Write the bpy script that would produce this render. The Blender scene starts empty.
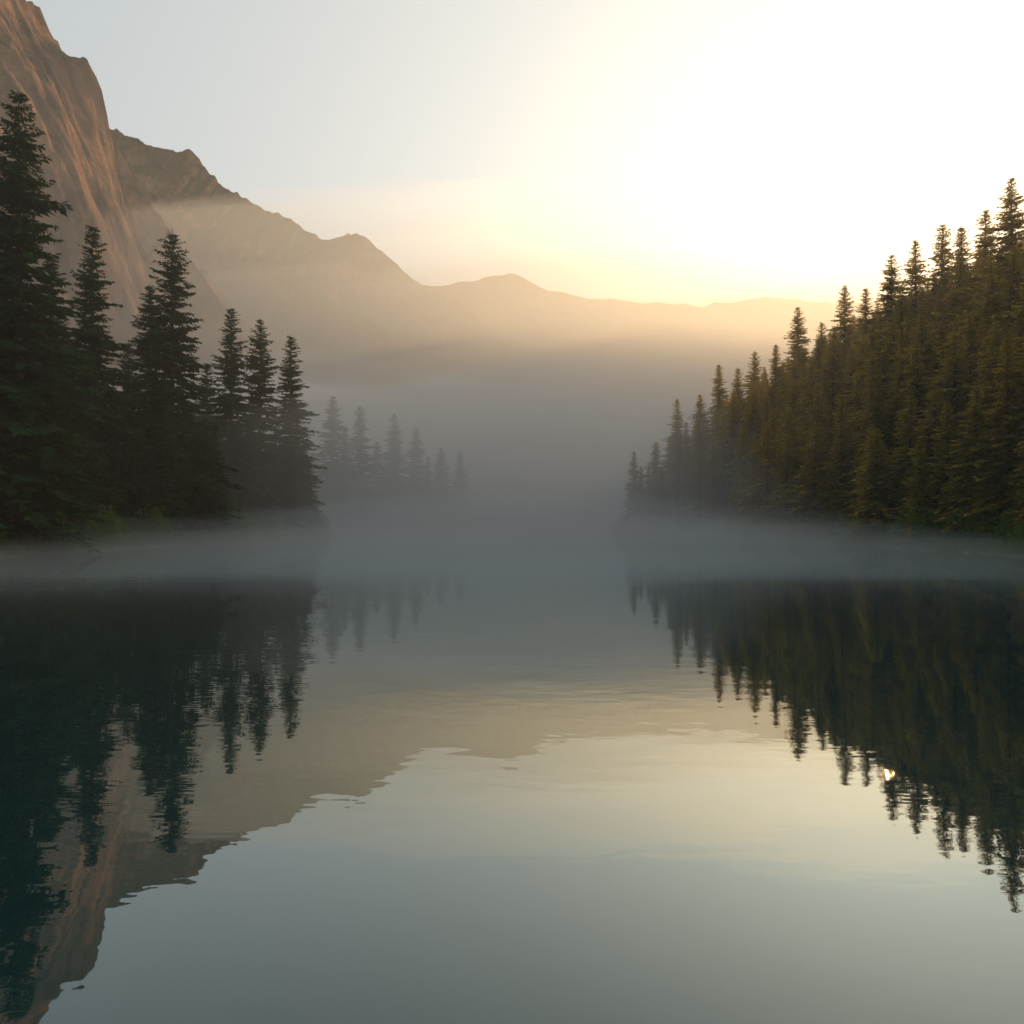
import bpy, math, numpy as np
from mathutils import Vector
rng = np.random.default_rng(7)
scene = bpy.context.scene
F = 796.0; HY = 516.0; CH = 3.0
def P(px, py, d):
    return ((px-512)/F*d, d, CH+(HY-py)/F*d)

# ------------------------------------------------------------------ helpers
def new_mat(name):
    m = bpy.data.materials.new(name); m.use_nodes = True
    nt = m.node_tree; nt.nodes.clear()
    return m, nt, nt.nodes, nt.links
def mesh_obj(name, verts, faces, mats=(), matidx=None, smooth=False, link=True):
    me = bpy.data.meshes.new(name)
    if isinstance(faces, np.ndarray):
        nf, k = faces.shape
        me.vertices.add(len(verts)); me.vertices.foreach_set("co", np.asarray(verts, np.float32).ravel())
        me.loops.add(nf*k); me.loops.foreach_set("vertex_index", faces.astype(np.int32).ravel())
        me.polygons.add(nf); me.polygons.foreach_set("loop_start", np.arange(0, nf*k, k, dtype=np.int32))
        me.polygons.foreach_set("loop_total", np.full(nf, k, dtype=np.int32))
    else:
        me.from_pydata([tuple(v) for v in verts], [], faces)
    for m in mats: me.materials.append(m)
    if matidx is not None: me.polygons.foreach_set("material_index", np.asarray(matidx, np.int32))
    me.update(calc_edges=True)
    if smooth: me.polygons.foreach_set("use_smooth", np.ones(len(me.polygons), bool))
    me.validate()
    ob = bpy.data.objects.new(name, me)
    if link: scene.collection.objects.link(ob)
    return ob

# value noise
_tab = rng.random((512, 512))
def vnoise(x, y):
    xi = np.floor(x).astype(int); yi = np.floor(y).astype(int)
    fx = x-xi; fy = y-yi; fx = fx*fx*(3-2*fx); fy = fy*fy*(3-2*fy)
    a = _tab[xi & 511, yi & 511]; b = _tab[(xi+1) & 511, yi & 511]
    c = _tab[xi & 511, (yi+1) & 511]; d = _tab[(xi+1) & 511, (yi+1) & 511]
    return (a*(1-fx)+b*fx)*(1-fy)+(c*(1-fx)+d*fx)*fy
def fbm(x, y, o=5):
    s = 0; a = .5; n = 0
    for i in range(o):
        s = s+a*vnoise(x*2**i+13.7*i, y*2**i+7.1*i); n += a; a *= .5
    return s/n
def ridged(x, y, o=6):
    s = 0; a = .5; n = 0
    for i in range(o):
        s = s+a*(1-np.abs(2*vnoise(x*2**i+3.7*i, y*2**i+9.1*i)-1)); n += a; a *= .5
    return s/n
def sstep(a, b, x):
    t = np.clip((x-a)/(b-a), 0, 1); return t*t*(3-2*t)

# ------------------------------------------------------------------ materials
def foliage_mat(name, dark, light, trans, tfac=.35):
    m, nt, N, L = new_mat(name)
    out = N.new("ShaderNodeOutputMaterial"); mix = N.new("ShaderNodeMixShader"); mix.inputs[0].default_value = tfac
    d = N.new("ShaderNodeBsdfDiffuse")
    t = N.new("ShaderNodeBsdfTranslucent"); t.inputs[0].default_value = (*trans, 1)
    tc = N.new("ShaderNodeTexCoord"); nz = N.new("ShaderNodeTexNoise"); nz.inputs["Scale"].default_value = .9
    nz.inputs["Detail"].default_value = 4
    oi = N.new("ShaderNodeObjectInfo"); r = N.new("ShaderNodeValToRGB")
    r.color_ramp.elements[0].position = .35; r.color_ramp.elements[0].color = (*dark, 1)
    r.color_ramp.elements[1].position = .68; r.color_ramp.elements[1].color = (*light, 1)
    hs = N.new("ShaderNodeHueSaturation"); mr = N.new("ShaderNodeMapRange")
    mr.inputs[3].default_value = .7; mr.inputs[4].default_value = 1.3
    L.new(oi.outputs["Random"], mr.inputs[0]); L.new(mr.outputs[0], hs.inputs["Value"])
    L.new(tc.outputs["Object"], nz.inputs["Vector"]); L.new(nz.outputs[0], r.inputs[0]); L.new(r.outputs[0], hs.inputs["Color"])
    L.new(hs.outputs[0], d.inputs[0]); L.new(d.outputs[0], mix.inputs[1]); L.new(t.outputs[0], mix.inputs[2])
    L.new(mix.outputs[0], out.inputs[0])
    return m
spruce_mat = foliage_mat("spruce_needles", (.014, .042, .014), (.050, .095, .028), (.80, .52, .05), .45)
shaded_spruce_mat = foliage_mat("shaded_spruce_needles", (.010, .038, .014), (.036, .082, .026), (.05, .09, .02), .2)  # same needles with shade put into the colour: darker, less translucent, for left trees
shrub_mat = foliage_mat("shrub_leaves", (.04, .09, .016), (.12, .19, .04), (.18, .26, .04), .35)
grass_mat = foliage_mat("grass_blades", (.06, .10, .025), (.15, .19, .055), (.2, .26, .06), .35)

def simple_noise_mat(name, c1, c2, scale, rough=.9, bump=0.0, bd=.05):
    m, nt, N, L = new_mat(name)
    out = N.new("ShaderNodeOutputMaterial"); d = N.new("ShaderNodeBsdfPrincipled"); d.inputs["Roughness"].default_value = rough
    tc = N.new("ShaderNodeTexCoord"); nz = N.new("ShaderNodeTexNoise"); nz.inputs["Scale"].default_value = scale
    nz.inputs["Detail"].default_value = 8; r = N.new("ShaderNodeValToRGB")
    r.color_ramp.elements[0].position = .35; r.color_ramp.elements[0].color = (*c1, 1)
    r.color_ramp.elements[1].position = .65; r.color_ramp.elements[1].color = (*c2, 1)
    L.new(tc.outputs["Object"], nz.inputs["Vector"]); L.new(nz.outputs[0], r.inputs[0]); L.new(r.outputs[0], d.inputs["Base Color"])
    if bump:
        b = N.new("ShaderNodeBump"); b.inputs["Strength"].default_value = bump; b.inputs["Distance"].default_value = bd
        L.new(nz.outputs[0], b.inputs["Height"]); L.new(b.outputs[0], d.inputs["Normal"])
    L.new(d.outputs[0], out.inputs[0]); return m
bark_mat = simple_noise_mat("spruce_bark", (.03, .022, .016), (.1, .075, .055), 3, .95, .6)
stone_mat = simple_noise_mat("shore_stone", (.07, .068, .06), (.2, .19, .165), 2.5, .8, .5)
ground_mat = simple_noise_mat("mossy_ground", (.025, .042, .015), (.075, .11, .034), .25, .95, .7, .3)

def rock_mat():
    m, nt, N, L = new_mat("mountain_rock")
    out = N.new("ShaderNodeOutputMaterial"); d = N.new("ShaderNodeBsdfPrincipled"); d.inputs["Roughness"].default_value = .95
    d.inputs["Specular IOR Level"].default_value = .1
    g = N.new("ShaderNodeNewGeometry"); sx = N.new("ShaderNodeSeparateXYZ"); L.new(g.outputs["Normal"], sx.inputs[0])
    mp = N.new("ShaderNodeMapping"); mp.inputs["Scale"].default_value = (1, 1, .6); L.new(g.outputs["Position"], mp.inputs[0])
    nz = N.new("ShaderNodeTexNoise"); nz.inputs["Scale"].default_value = .018; nz.inputs["Detail"].default_value = 12
    nz.inputs["Roughness"].default_value = .68; nz.inputs["Distortion"].default_value = .6; L.new(mp.outputs[0], nz.inputs["Vector"])
    r = N.new("ShaderNodeValToRGB"); r.color_ramp.elements[0].position = .38; r.color_ramp.elements[0].color = (.060, .031, .020, 1)
    r.color_ramp.elements[1].position = .64; r.color_ramp.elements[1].color = (.40, .20, .10, 1); L.new(nz.outputs[0], r.inputs[0])
    ad = N.new("ShaderNodeMath"); ad.operation = 'ADD'; ml = N.new("ShaderNodeMath"); ml.operation = 'MULTIPLY'; ml.inputs[1].default_value = .7
    L.new(nz.outputs[0], ml.inputs[0]); L.new(ml.outputs[0], ad.inputs[0]); L.new(sx.outputs["Z"], ad.inputs[1])
    r2 = N.new("ShaderNodeValToRGB"); r2.color_ramp.elements[0].position = .88; r2.color_ramp.elements[1].position = 1.0
    L.new(ad.outputs[0], r2.inputs[0])
    mx = N.new("ShaderNodeMixRGB"); mx.inputs[2].default_value = (.09, .075, .025, 1); L.new(r2.outputs[0], mx.inputs[0]); L.new(r.outputs[0], mx.inputs[1])
    b = N.new("ShaderNodeBump"); b.inputs["Strength"].default_value = 1; b.inputs["Distance"].default_value = 30; L.new(nz.outputs[0], b.inputs["Height"])
    L.new(b.outputs[0], d.inputs["Normal"]); L.new(mx.outputs[0], d.inputs["Base Color"]); L.new(d.outputs[0], out.inputs[0]); return m
mtn_mat = rock_mat()

# ------------------------------------------------------------------ lake outline
lake = np.array([(-60, -60), (-48, -20), (-41, 20), (-37.5, 50), (-36.7, 57), (-35.2, 68), (-33, 88), (-28.8, 112), (-28, 124), (-34, 136),
    (-48, 160), (-50, 180), (-41, 192), (-30, 206), (-18, 222), (-12.5, 236), (-12, 248), (-18, 262), (-45, 290), (-80, 330), (-90, 370), (-40, 392), (20, 400), (70, 385),
    (120, 350), (110, 280), (70, 220), (38, 175), (24, 152), (17.5, 141), (18.5, 136), (26, 118), (32.5, 96), (35, 82), (37, 66), (37.5, 55), (41, 20), (48, -20), (60, -60)], float)
def shore_sd(x, y):
    best = np.full(x.shape, 1e9); inside = np.zeros(x.shape, bool); n = len(lake)
    for i in range(n):
        a = lake[i]; b = lake[(i+1) % n]; e = b-a
        t = np.clip(((x-a[0])*e[0]+(y-a[1])*e[1])/(e@e), 0, 1)
        best = np.minimum(best, np.hypot(x-a[0]-t*e[0], y-a[1]-t*e[1]))
        if a[1] != b[1]:
            c = ((a[1] > y) != (b[1] > y)) & (x < e[0]*(y-a[1])/e[1]+a[0]); inside ^= c
    sd = np.where(inside, -best, best)
    return sd + 1.6*(fbm(x*.18, y*.18, 4)-.5)
def height(x, y):
    sd = shore_sd(x, y); s = np.maximum(sd, 0)
    z = .4*(1-np.exp(-s/1.2))+.6*(1-np.exp(-s/7))
    left = sstep(10, -10, x)*sstep(330, 270, y)
    z = z+left*(s*.10*np.exp(-s/200))
    right = sstep(0, 12, x)*sstep(300, 210, y)
    z = z+right*(19*sstep(2, 27, s)+3*(fbm(x*.05, y*.05, 3)-.5)*sstep(4, 20, s))
    far = sstep(320, 420, y)
    z = z+far*np.minimum(s*.22, 110)*(.6+.8*fbm(x*.006, y*.006, 4))
    z = z+sstep(0, 6, s)*(fbm(x*.15, y*.15, 4)-.4)*1.0
    z = np.where(sd < 0, np.maximum(sd*.18, -4.0), z)
    return z

def axis(lo, hi, c0, c1, step, g=1.12):
    mid = list(np.arange(c0, c1+step, step)); s = step; v = mid[-1]
    while v < hi: s *= g; v += s; mid.append(v)
    s = step; v = mid[0]; pre = []
    while v > lo: s *= g; v -= s; pre.append(v)
    return np.array(pre[::-1]+mid)
gx = axis(-5000, 5000, -110, 120, 1.3); gy = axis(-3000, 6500, -50, 320, 1.6)
X, Y = np.meshgrid(gx, gy); Z = height(X, Y)
def grid_faces(nr, nc):
    i = np.arange(nr-1)[:, None]*nc+np.arange(nc-1)[None, :]
    return np.stack([i, i+1, i+1+nc, i+nc], -1).reshape(-1, 4)
mesh_obj("ground", np.stack([X, Y, Z], -1).reshape(-1, 3), grid_faces(*X.shape), [ground_mat], smooth=True)

# ------------------------------------------------------------------ water
m, nt, N, L = new_mat("lake_water")
out = N.new("ShaderNodeOutputMaterial"); mix = N.new("ShaderNodeMixShader")
df = N.new("ShaderNodeBsdfDiffuse"); df.inputs[0].default_value = (.003, .026, .028, 1)
gl = N.new("ShaderNodeBsdfGlossy"); gl.inputs["Roughness"].default_value = .012; gl.inputs[0].default_value = (.83, .93, .95, 1)
lw = N.new("ShaderNodeLayerWeight"); lw.inputs[0].default_value = .5
pw_ = N.new("ShaderNodeMath"); pw_.operation = 'POWER'; pw_.inputs[1].default_value = 2.4; L.new(lw.outputs["Facing"], pw_.inputs[0])
geo = N.new("ShaderNodeNewGeometry")
n1 = N.new("ShaderNodeTexNoise"); n1.inputs["Scale"].default_value = .45; n1.inputs["Detail"].default_value = 2
n2 = N.new("ShaderNodeTexNoise"); n2.inputs["Scale"].default_value = 2.2; n2.inputs["Detail"].default_value = 2
mp = N.new("ShaderNodeMapping"); mp.inputs["Scale"].default_value = (.6, 1.2, 1); L.new(geo.outputs["Position"], mp.inputs[0])
L.new(mp.outputs[0], n1.inputs["Vector"]); L.new(mp.outputs[0], n2.inputs["Vector"])
b1 = N.new("ShaderNodeBump"); b1.inputs["Strength"].default_value = 1; b1.inputs["Distance"].default_value = .005
b2 = N.new("ShaderNodeBump"); b2.inputs["Strength"].default_value = 1; b2.inputs["Distance"].default_value = .0022
L.new(n1.outputs[0], b1.inputs["Height"]); L.new(n2.outputs[0], b2.inputs["Height"]); L.new(b1.outputs[0], b2.inputs["Normal"])
L.new(b2.outputs[0], gl.inputs["Normal"])
L.new(pw_.outputs[0], mix.inputs[0]); L.new(df.outputs[0], mix.inputs[1]); L.new(gl.outputs[0], mix.inputs[2]); L.new(mix.outputs[0], out.inputs[0])
mesh_obj("lake_water", [(-200, -80, 0), (200, -80, 0), (200, 450, 0), (-200, 450, 0)], [(0, 1, 2, 3)], [m])

# ------------------------------------------------------------------ mountains
def mountain(name, crest, ds, width, seed, amp=.16, jag=.018, base=-20, gul=.12):
    cr = np.array([P(px, py, d) for (px, py), d in zip(crest, ds)])
    seg = np.r_[0, np.cumsum(np.hypot(*(np.diff(cr[:, :2], axis=0).T)))]
    nu = 560; u = np.linspace(0, seg[-1], nu)
    cx = np.interp(u, seg, cr[:, 0]); cy = np.interp(u, seg, cr[:, 1]); cz = np.interp(u, seg, cr[:, 2])
    hm = cz.max()
    cz = cz+hm*jag*(ridged(u*14/seg[-1]*3+seed, u*0+seed, 5)-.62)*2
    nv = 190; v = np.linspace(-1, 1, nv); v = np.sign(v)*np.abs(v)**1.3
    U, V = np.meshgrid(u, v, indexing='ij')
    dx = np.gradient(cx, u); dy = np.gradient(cy, u)
    k = np.ones(61)/61
    dx = np.convolve(np.pad(dx, 30, 'edge'), k, 'valid'); dy = np.convolve(np.pad(dy, 30, 'edge'), k, 'valid')
    l = np.hypot(dx, dy); nx, ny = dy/l, -dx/l
    x = cx[:, None]+nx[:, None]*(-V)*width; y = cy[:, None]+ny[:, None]*(-V)*width
    prof = (1-np.abs(V))**1.35
    w = sstep(0, .25, np.abs(V))*sstep(1, .6, np.abs(V))
    rd = ridged(x/260+seed, y/260+seed, 7)-.6
    rd2 = ridged(U/110+seed*2+1.5*fbm(x/150, y/150, 3), V*2.0+U/900, 5)-.6
    z = base+(cz[:, None]-base)*prof+hm*amp*w*rd*1.6+hm*gul*w*rd2*1.5
    z += hm*.02*(fbm(x/30, y/30, 4)-.5)*sstep(0, .05, np.abs(V))
    return mesh_obj(name, np.stack([x, y, z], -1).reshape(-1, 3), grid_faces(nu, nv), [mtn_mat], smooth=True)
mountain("mountain_peak", [(-420, -260), (-250, -140), (-120, -120), (-40, -40), (5, -12), (38, 8), (48, 30), (70, 68), (84, 98), (100, 122), (128, 168), (160, 215), (200, 275), (250, 350), (300, 420)],
         [530, 650, 790, 900, 970, 1040, 1060, 1090, 1100, 1110, 1120, 1120, 1090, 1020, 950], 400, 3.3, jag=.016, amp=.20, gul=.16)
mountain("mountain_ridge", [(-150, 60), (0, 90), (100, 126), (128, 132), (152, 148), (190, 151), (205, 165), (218, 182), (248, 200), (268, 211), (295, 222), (322, 238), (356, 232), (378, 248), (405, 272), (432, 288), (470, 310), (520, 360), (560, 400)],
         [1700, 1750, 1800, 1800, 1800, 1800, 1800, 1790, 1790, 1780, 1770, 1760, 1750, 1740, 1730, 1720, 1700, 1650, 1600], 900, 8.1, jag=.013, gul=.05, amp=.13)
mountain("mountain_range", [(200, 300), (350, 295), (432, 285), (470, 281), (508, 272), (530, 281), (548, 291), (590, 298), (640, 302), (700, 305), (740, 300), (770, 297), (800, 300), (840, 304), (900, 300), (1000, 290), (1150, 280), (1400, 260)],
         [3100]*18, 1300, 5.5, jag=.013, gul=.02, amp=.10)

# ------------------------------------------------------------------ spruce generator
def spruce(name, seed, H=30., R=4.6, spacing=.5, sparse=1.0):
    r = np.random.default_rng(seed)
    V = []
    zs = []; z = H*.05
    while z < H*.985:
        zs.append(z); z += spacing*(.5+.75*(1-z/H))*r.uniform(.8, 1.25)
    for z in zs:
        t = z/H
        Lb = R*(1-t)**.78*(.55+.45*sstep(0, .18, t))+.15
        nb = int(r.integers(5, 8)) if t < .9 else 5
        a0 = r.uniform(0, 6.28); tier = r.uniform(.70, 1.14)
        for b in range(nb):
            a = a0+6.283*b/nb+r.normal(0, .25)
            Ln = Lb*tier*r.uniform(.6, 1.15)
            if r.random() < .07: Ln *= .45
            e = .75*t**1.6-.30+r.normal(0, .08); sag = .28*(1-t)+.05
            n = max(4, int(Ln/.19*sparse)); s = np.linspace(.08, 1, n)
            ca, sa = math.cos(a), math.sin(a)
            dirv = np.array([ca, sa, 0]); side = np.array([-sa, ca, 0])
            up = lambda q: Ln*(e*q-sag*q*q*1.4+sag*.9*q**3)
            base = dirv*(s*Ln)[:, None]; base[:, 2] += z+r.uniform(-.15, .15)+up(s)
            for k in (-1, 1, 0, 0):
                m_ = n; q = s
                if k: 
                    tl = (.36*Ln*(1-.75*q)*(.3+.7*np.minimum(1, q*3))+.32)*r.uniform(.6, 1.2, m_)
                    d = dirv*r.uniform(.5, 1.0, m_)[:, None]+side*k*r.uniform(.6, 1.0, m_)[:, None]
                    d[:, 2] += r.normal(-.25, .18, m_)
                else:
                    tl = r.uniform(.3, .75, m_)*(1-.4*q)*(.55+.45*min(1, Ln/2))
                    d = dirv*r.uniform(.1, .7, m_)[:, None]+side*r.normal(0, .35, m_)[:, None]
                    d[:, 2] += r.uniform(-1.1, -.1, m_)
                d /= np.linalg.norm(d, axis=1)[:, None]
                w = np.cross(d, r.normal(0, 1, (m_, 3))*[.5, .5, 1.]+[0, 0, .8]); w /= np.linalg.norm(w, axis=1)[:, None]+1e-6
                wd = (tl*r.uniform(.13, .23, m_))[:, None]
                tip = base+d*tl[:, None]; mid = base+d*(tl*.45)[:, None]
                V.append(np.stack([base, mid+w*wd, tip, mid-w*wd], 1).reshape(-1, 3))
    V = np.concatenate(V); nv = len(V); Fq = np.arange(nv).reshape(-1, 4)
    tv = []; tf = []
    ns = 8; rings = 14
    for i in range(rings):
        tt = i/(rings-1); rad = H*.0135*(1-tt)**.9+.012+(.12 if i == 0 else 0)
        for j in range(ns):
            an = 6.283*j/ns; tv.append((rad*math.cos(an), rad*math.sin(an), H*tt-(.8 if i == 0 else 0)))
    for i in range(rings-1):
        for j in range(ns):
            tf.append((nv+i*ns+j, nv+i*ns+(j+1) % ns, nv+(i+1)*ns+(j+1) % ns, nv+(i+1)*ns+j))
    verts = np.concatenate([V, np.array(tv)]); faces = np.concatenate([Fq, np.array(tf)])
    mi = np.r_[np.zeros(len(Fq), int), np.ones(len(tf), int)]
    return mesh_obj(name, verts, faces, [spruce_mat, bark_mat], mi, link=False)
protoA = [spruce("spruce_type", 11+i, 30, [6.0, 6.6, 5.6, 7.0][i], [.6, .66, .56, .68][i]) for i in range(4)]
proto_col = bpy.data.collections.new("spruce_types")
for o in protoA: proto_col.objects.link(o)
shaded_col = bpy.data.collections.new("shaded_spruce_types"); protoB = []
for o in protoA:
    me = o.data.copy(); me.materials[0] = shaded_spruce_mat; q = bpy.data.objects.new("shaded_spruce_type", me); shaded_col.objects.link(q); protoB.append(q)  # copies of the same spruces in the shade-coloured needles

placed = []
def place_tree(px, py, d, var, wide=1.0, rot=None):
    x, y, zt = P(px, py, d)
    zg = float(height(np.array([x]), np.array([y]))[0]); zg = max(zg, .1)
    s = (zt-zg)/30.0
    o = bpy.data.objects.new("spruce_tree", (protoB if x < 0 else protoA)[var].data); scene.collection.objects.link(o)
    o.location = (x, y, zg-.1); o.scale = (s*wide, s*wide, s); o.rotation_euler = (0, 0, rng.uniform(0, 6.28) if rot is None else rot)
    placed.append((x, y))
for t in [(18, 84, 63, 1, 1.0), (-40, 60, 60, 3, 1.), (50, 250, 74, 0, 1.1), (92, 219, 80, 0, .92), (150, 282, 94, 2, 1.1), (172, 226, 88, 3, .98), (231, 305, 106, 2, 1.1), (260, 316, 112, 1, 1.0),
          (291, 332, 116, 0, 1.05), (128, 340, 100, 1, 1.1), (207, 360, 112, 0, 1.2),
          (333, 394, 186, 1, 1.1), (360, 403, 192, 3, 1.0), (394, 411, 214, 0, 1.2), (416, 426, 224, 2, 1.3), (441, 446, 236, 1, 1.2), (460, 450, 240, 3, 1.1), (345, 425, 196, 2, 1.2), (377, 440, 206, 3, 1.2), (428, 455, 233, 2, 1.2),
          (1012, 174, 92, 1, 1), (986, 206, 96, 0, 1.1), (962, 224, 99, 2, 1.2), (943, 220, 104, 3, 1), (916, 237, 108, 0, 1.15), (892, 252, 112, 1, 1.1), (866, 286, 112, 2, 1.2), (845, 282, 119, 3, 1),
          (822, 320, 120, 0, 1.2), (798, 305, 126, 1, 1.1), (776, 343, 127, 2, 1.2), (755, 349, 131, 3, 1.1), (738, 366, 132, 0, 1.2), (719, 363, 136, 2, 1.2), (700, 393, 136, 1, 1.2), (677, 397, 140, 0, 1.1), (656, 440, 141, 3, 1.2), (634, 450, 144, 2, 1.2)]:
    place_tree(*t)

# ------------------------------------------------------------------ GN scatter
def scatter(name, pts, scl, rot, var, col):
    me = bpy.data.meshes.new(name); n = len(pts)
    me.vertices.add(n); me.vertices.foreach_set("co", np.asarray(pts, np.float32).ravel())
    a = me.attributes.new("scl", 'FLOAT_VECTOR', 'POINT'); a.data.foreach_set("vector", np.asarray(scl, np.float32).ravel())
    a = me.attributes.new("rotv", 'FLOAT_VECTOR', 'POINT'); a.data.foreach_set("vector", np.asarray(rot, np.float32).ravel())
    a = me.attributes.new("vari", 'INT', 'POINT'); a.data.foreach_set("value", np.asarray(var, np.int32))
    ob = bpy.data.objects.new(name, me); scene.collection.objects.link(ob)
    ng = bpy.data.node_groups.new(name, 'GeometryNodeTree')
    ng.interface.new_socket("Geometry", in_out='INPUT', socket_type='NodeSocketGeometry')
    ng.interface.new_socket("Geometry", in_out='OUTPUT', socket_type='NodeSocketGeometry')
    N = ng.nodes; L = ng.links
    gi = N.new("NodeGroupInput"); go = N.new("NodeGroupOutput"); ip = N.new("GeometryNodeInstanceOnPoints"); ci = N.new("GeometryNodeCollectionInfo")
    ci.inputs["Collection"].default_value = col; ci.inputs["Separate Children"].default_value = True; ci.inputs["Reset Children"].default_value = True
    def na(nm, dt):
        q = N.new("GeometryNodeInputNamedAttribute"); q.data_type = dt; q.inputs["Name"].default_value = nm; return q.outputs[0]
    L.new(gi.outputs[0], ip.inputs["Points"]); L.new(ci.outputs[0], ip.inputs["Instance"]); ip.inputs["Pick Instance"].default_value = True
    L.new(na("vari", 'INT'), ip.inputs["Instance Index"]); L.new(na("scl", 'FLOAT_VECTOR'), ip.inputs["Scale"])
    er = N.new("FunctionNodeEulerToRotation"); L.new(na("rotv", 'FLOAT_VECTOR'), er.inputs[0]); L.new(er.outputs[0], ip.inputs["Rotation"])
    L.new(ip.outputs[0], go.inputs[0])
    md = ob.modifiers.new("instances", 'NODES'); md.node_group = ng
    return ob
def forest(name, x0, x1, y0, y1, step, hlo, hhi, capx, capy, cond, col, mind=2.0):
    gx_, gy_ = np.meshgrid(np.arange(x0, x1, step), np.arange(y0, y1, step))
    x = gx_.ravel()+rng.uniform(-.45, .45, gx_.size)*step; y = gy_.ravel()+rng.uniform(-.45, .45, gx_.size)*step
    sd = shore_sd(x, y); k = cond(x, y, sd); x, y, sd = x[k], y[k], sd[k]
    z = height(x, y); h = rng.uniform(hlo, hhi, len(x))*np.clip(.55+sd*.06, .5, 1)
    d = y; px = 512+F*x/np.maximum(d, 5); cap = np.interp(px, capx, capy)+rng.uniform(2, 34, len(x))
    hmax = CH+(HY-cap)/F*d-z
    h = np.where(y > 20, np.minimum(h, hmax), h); ok = h > 6
    for (ax, ay) in placed: ok &= np.hypot(x-ax, y-ay) > mind
    x, y, z, h = x[ok], y[ok], z[ok], h[ok]; n = len(x)
    s = h/30; w = s*rng.uniform(.95, 1.3, n)
    print(name, n)
    return scatter(name, np.stack([x, y, z-.2], 1), np.stack([w, w, s], 1), np.stack([rng.normal(0, .02, n), rng.normal(0, .02, n), rng.uniform(0, 6.28, n)], 1), rng.integers(0, 4, n), col)
forest("hillside_spruce_forest", 17, 130, 20, 260, 3.9, 14, 21,
       [600, 630, 656, 700, 740, 780, 830, 870, 920, 960, 1024, 1400], [520, 470, 448, 400, 376, 352, 318, 298, 268, 248, 215, 70],
       lambda x, y, sd: (sd > 1.4) & (sd < 50) & (x > 15), proto_col)
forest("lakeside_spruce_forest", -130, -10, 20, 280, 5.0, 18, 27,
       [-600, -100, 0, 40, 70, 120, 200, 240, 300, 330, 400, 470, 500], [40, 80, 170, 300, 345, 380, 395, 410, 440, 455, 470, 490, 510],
       lambda x, y, sd: (sd > 1.6) & (sd < 55) & (x < -8), shaded_col)
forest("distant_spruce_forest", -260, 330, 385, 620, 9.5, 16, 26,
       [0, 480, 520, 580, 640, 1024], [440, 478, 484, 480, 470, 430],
       lambda x, y, sd: (sd > 2) & (y > 380), shaded_col)

# ------------------------------------------------------------------ shrubs, grass, stones
def clump(name, seed, n, rad, hh, mat, leaf):
    r = np.random.default_rng(seed)
    th = r.uniform(0, 6.28, n); u = r.uniform(0, 1, n)**.45
    lob = 1+.3*np.sin(th*3+seed)+.2*np.sin(th*5+seed*2)
    ph = r.uniform(0, 1.5, n)
    c = np.stack([rad*u*np.cos(th)*np.cos(ph)*lob, rad*u*np.sin(th)*np.cos(ph)*lob, hh*(.12+u*np.sin(ph)*(.8+.25*np.sin(th*4+seed)))], 1)
    d = r.normal(0, 1, (n, 3)); d /= np.linalg.norm(d, axis=1)[:, None]
    w = np.cross(d, r.normal(0, 1, (n, 3))); w /= np.linalg.norm(w, axis=1)[:, None]
    l = leaf*r.uniform(.6, 1.4, n)[:, None]
    V = np.stack([c-d*l, c+w*l*.5, c+d*l, c-w*l*.5], 1).reshape(-1, 3)
    return mesh_obj(name, V, np.arange(len(V)).reshape(-1, 4), [mat], link=False)
shr = bpy.data.collections.new("shrub_types")
for i in range(3): shr.objects.link(clump("shrub_type", 40+i, 1400, 1.0, 1.5, shrub_mat, .08))
def grass(seed):
    r = np.random.default_rng(seed); n = 90
    c = r.normal(0, .28, (n, 2)); a = r.uniform(0, 6.28, n); h = r.uniform(.25, .7, n); ln = r.uniform(.05, .35, n)
    w = .02
    p = np.stack([c[:, 0], c[:, 1], np.zeros(n)], 1); sd = np.stack([-np.sin(a), np.cos(a), 0*a], 1)*w; fd = np.stack([np.cos(a), np.sin(a), 0*a], 1)
    m1 = p+fd*(ln*.3)[:, None]+np.array([0, 0, 1])*(h*.6)[:, None]; tp = p+fd*ln[:, None]+np.array([0, 0, 1])*h[:, None]
    V = np.stack([p-sd, p+sd, m1+sd*.7, m1-sd*.7, m1-sd*.7, m1+sd*.7, tp+sd*.1, tp-sd*.1], 1).reshape(-1, 3)
    return mesh_obj("grass_type", V, np.arange(len(V)).reshape(-1, 4), [grass_mat], link=False)
gcol = bpy.data.collections.new("grass_types")
for i in range(3): gcol.objects.link(grass(60+i))
def stone(seed):
    import bmesh
    r = np.random.default_rng(seed); bm = bmesh.new(); bmesh.ops.create_icosphere(bm, subdivisions=3, radius=1)
    cuts = [(v/np.linalg.norm(v), r.uniform(.55, .85)) for v in r.normal(0, 1, (9, 3))]
    for v in bm.verts:
        c = np.array(v.co)
        for nn, dd in cuts:
            q = c@nn
            if q > dd: c = c-nn*(q-dd)*.9
        c *= 1+.05*r.normal(); v.co = Vector(c*[1.2, .9, .6])
    me = bpy.data.meshes.new("stone_type"); bm.to_mesh(me); bm.free(); me.materials.append(stone_mat)
    return bpy.data.objects.new("stone_type", me)
scol = bpy.data.collections.new("stone_types")
for i in range(4): scol.objects.link(stone(80+i))
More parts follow.
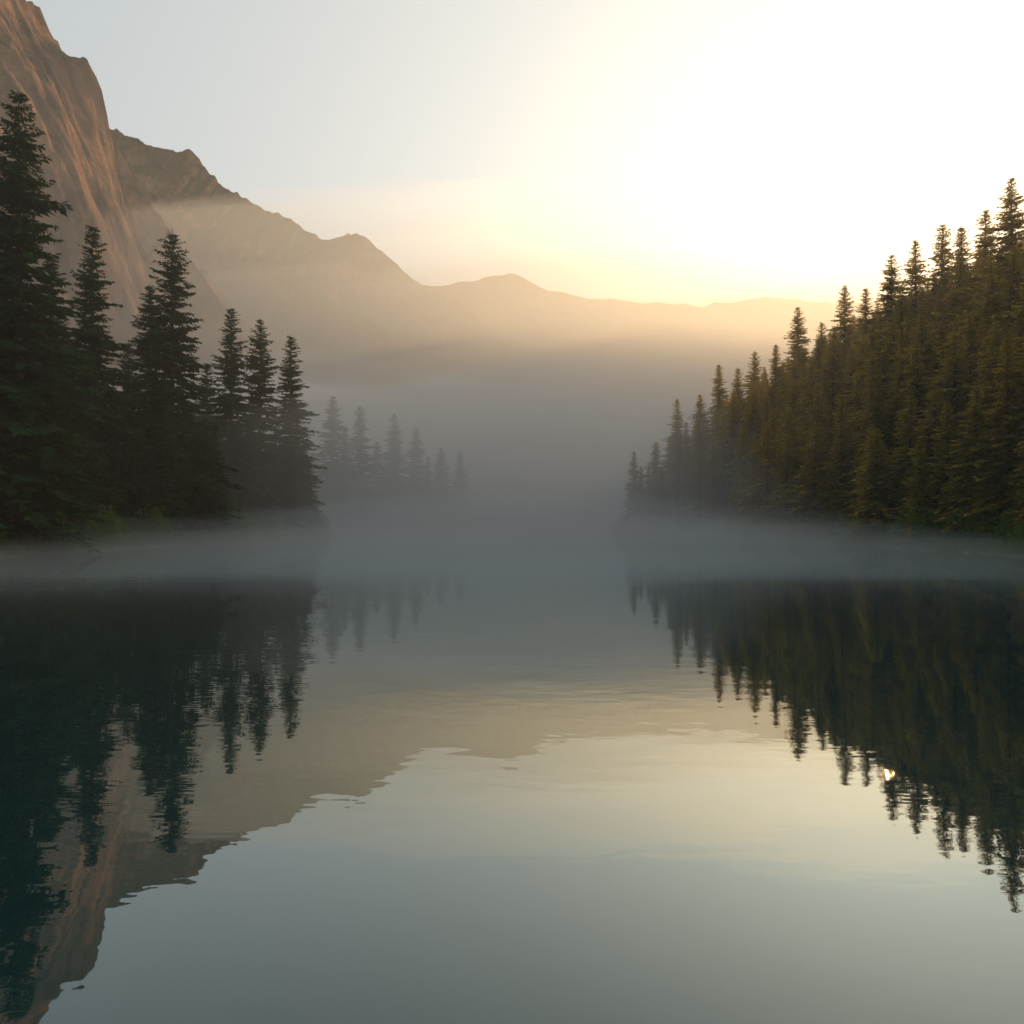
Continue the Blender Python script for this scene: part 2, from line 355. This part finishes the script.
def band(name, n, lo, hi, slo, shi, col, nvar, ymax=260, tilt=.1, zoff=-.05, pw=1.0):
    x = rng.uniform(-75, 75, n*30); y = rng.uniform(20, ymax, n*30); sd = shore_sd(x, y)
    k = (sd > lo) & (sd < hi); x, y = x[k][:n], y[k][:n]; m_ = len(x); z = height(x, y)
    s = slo+(shi-slo)*rng.random(m_)**pw
    scatter(name, np.stack([x, y, z+zoff], 1), np.stack([s*rng.uniform(.8, 1.3, m_), s, s*rng.uniform(.8, 1.2, m_)], 1), np.stack([rng.normal(0, tilt, m_), rng.normal(0, tilt, m_), rng.uniform(0, 6.28, m_)], 1), rng.integers(0, nvar, m_), col)
band("shore_shrubs", 1300, .7, 6.5, .5, 2.1, shr, 3, pw=1.5)
band("shore_grass", 9000, .3, 7, .6, 1.3, gcol, 3, ymax=170)
band("shore_stones", 1500, -.6, .6, .06, .45, scol, 4, ymax=240, tilt=.4, zoff=-.04, pw=3.0)

# ------------------------------------------------------------------ mist (homogeneous volume banks)
me_ = bpy.data.objects.new("mist", None); scene.collection.objects.link(me_)
def mist_mat(name, dens, g, col):
    m, nt, N, L = new_mat(name)
    out = N.new("ShaderNodeOutputMaterial"); v = N.new("ShaderNodeVolumeScatter")
    v.inputs["Color"].default_value = (*col, 1); v.inputs["Density"].default_value = dens; v.inputs["Anisotropy"].default_value = g
    L.new(v.outputs[0], out.inputs["Volume"]); m.cycles.homogeneous_volume = True
    return m
def bank(name, c, r, dens, g=.4, col=(.98, .98, .98), amp=.25, freq=5, seed=1.0, nu=120, nv=60, lat=.10, lens=1.0):
    th = np.linspace(0, 2*np.pi, nu, endpoint=False); ph = np.linspace(-.5*np.pi+.02, .5*np.pi-.02, nv)
    T, Pp = np.meshgrid(th, ph)
    x = np.cos(Pp)*np.cos(T); y = np.cos(Pp)*np.sin(T); z = np.sin(Pp)
    zs = np.sign(z)*np.abs(z)**lens
    k = 1+amp*(fbm(x*freq+seed+20, y*freq+seed*3+20, 3)-.5)*2
    zz = zs*np.where(z > 0, k, 1); k2 = 1+lat*(fbm(x*3+9+seed, y*3+z+9, 2)-.5)*2
    V = np.stack([c[0]+r[0]*x*k2, c[1]+r[1]*y*k2, c[2]+r[2]*zz], -1).reshape(-1, 3)
    i = np.arange(nv-1)[:, None]*nu; j = np.arange(nu)[None, :]; j2 = (j+1) % nu
    Fc = np.stack([i+j, i+j2, i+nu+j2, i+nu+j], -1).reshape(-1, 4)
    faces = [tuple(f) for f in Fc.tolist()]; faces.append(tuple(range(nu-1, -1, -1))); faces.append(tuple((nv-1)*nu+q for q in range(nu)))
    o = mesh_obj(name, V.tolist(), faces, [mist_mat(name, dens, g, col)], smooth=True); o.parent = me_
c = [(x, y, z) for z in (-8, 150) for x, y in ((-3500, -300), (3500, -300), (3500, 5000), (-3500, 5000))]
o = mesh_obj("haze", c, [(0, 3, 2, 1), (4, 5, 6, 7), (0, 1, 5, 4), (1, 2, 6, 5), (2, 3, 7, 6), (3, 0, 4, 7)], [mist_mat("haze", .0006, .5, (.98, .98, .98))]); o.parent = me_
bank("valley_mist_high", (100, 1520, 0), (2900, 920, 510), .0008, g=.6, amp=.16, freq=6, seed=2.2, lens=1.15)
bank("valley_mist_middle", (0, 1450, 0), (2700, 770, 390), .0012, g=.6, amp=.24, freq=7, seed=3.7, lens=1.15)
bank("valley_mist_low", (100, 1380, 0), (2700, 800, 260), .0019, g=.4, amp=.24, freq=8, seed=7.9, lens=1.2)
bank("lake_mist", (-25, 268, 0), (205, 185, 48), .0090, g=.1, amp=.3, freq=5, seed=4.1, lens=1.8)
bank("shore_mist", (0, 215, 0), (170, 178, 14), .0050, g=.05, amp=.55, freq=9, seed=5.5, lens=3.2, nu=160, nv=80)
bank("water_mist", (0, 175, 0), (160, 155, 6.5), .0065, g=.05, amp=.6, freq=10, seed=6.3, nu=200, nv=90, lat=.03, lens=3.2)
bank("water_mist_low", (0, 165, 0), (170, 157, 3.0), .0065, g=.05, amp=.5, freq=12, seed=8.8, nu=200, nv=90, lat=.02, lens=2.8)
bank("hillside_mist", (80, 124, 20), (38, 66, 24), .0022, g=.75, amp=.3, freq=5, seed=9.3, lens=1.5)

# ------------------------------------------------------------------ light
SE, SA = math.radians(16.3), math.radians(25.4)
w = bpy.data.worlds.new("World"); scene.world = w; w.use_nodes = True; nt = w.node_tree
bg = nt.nodes["Background"]; sky = nt.nodes.new("ShaderNodeTexSky"); sky.sky_type = 'NISHITA'; sky.sun_disc = False
sky.sun_elevation = SE; sky.sun_rotation = SA; sky.dust_density = 4.0; sky.air_density = 1.0; sky.ozone_density = .5
gm = nt.nodes.new("ShaderNodeGamma"); gm.inputs[1].default_value = .34
tint = nt.nodes.new("ShaderNodeMixRGB"); tint.blend_type = 'MULTIPLY'; tint.inputs[0].default_value = 1; tint.inputs[2].default_value = (.95, .985, .95, 1)
nt.links.new(sky.outputs[0], gm.inputs[0]); nt.links.new(gm.outputs[0], tint.inputs[1]); nt.links.new(tint.outputs[0], bg.inputs[0]); bg.inputs[1].default_value = .47
sl = bpy.data.lights.new("sun", 'SUN'); sl.energy = 5.0; sl.angle = math.radians(.5); sl.color = (1, .62, .27)
so = bpy.data.objects.new("sun", sl); scene.collection.objects.link(so)
dirv = Vector((math.sin(SA)*math.cos(SE), math.cos(SA)*math.cos(SE), math.sin(SE)))
so.rotation_euler = dirv.to_track_quat('Z', 'Y').to_euler()

scene.view_settings.view_transform = 'Standard'; scene.view_settings.look = 'None'; scene.view_settings.exposure = 0
cam = bpy.data.cameras.new("camera"); cam.lens = 28; cam.sensor_width = 36; cam.clip_end = 20000; cam.clip_start = .1
co = bpy.data.objects.new("camera", cam); scene.collection.objects.link(co); co.location = (0, 0, CH)
co.rotation_euler = (math.radians(90)+math.atan(4/F), 0, 0); scene.camera = co
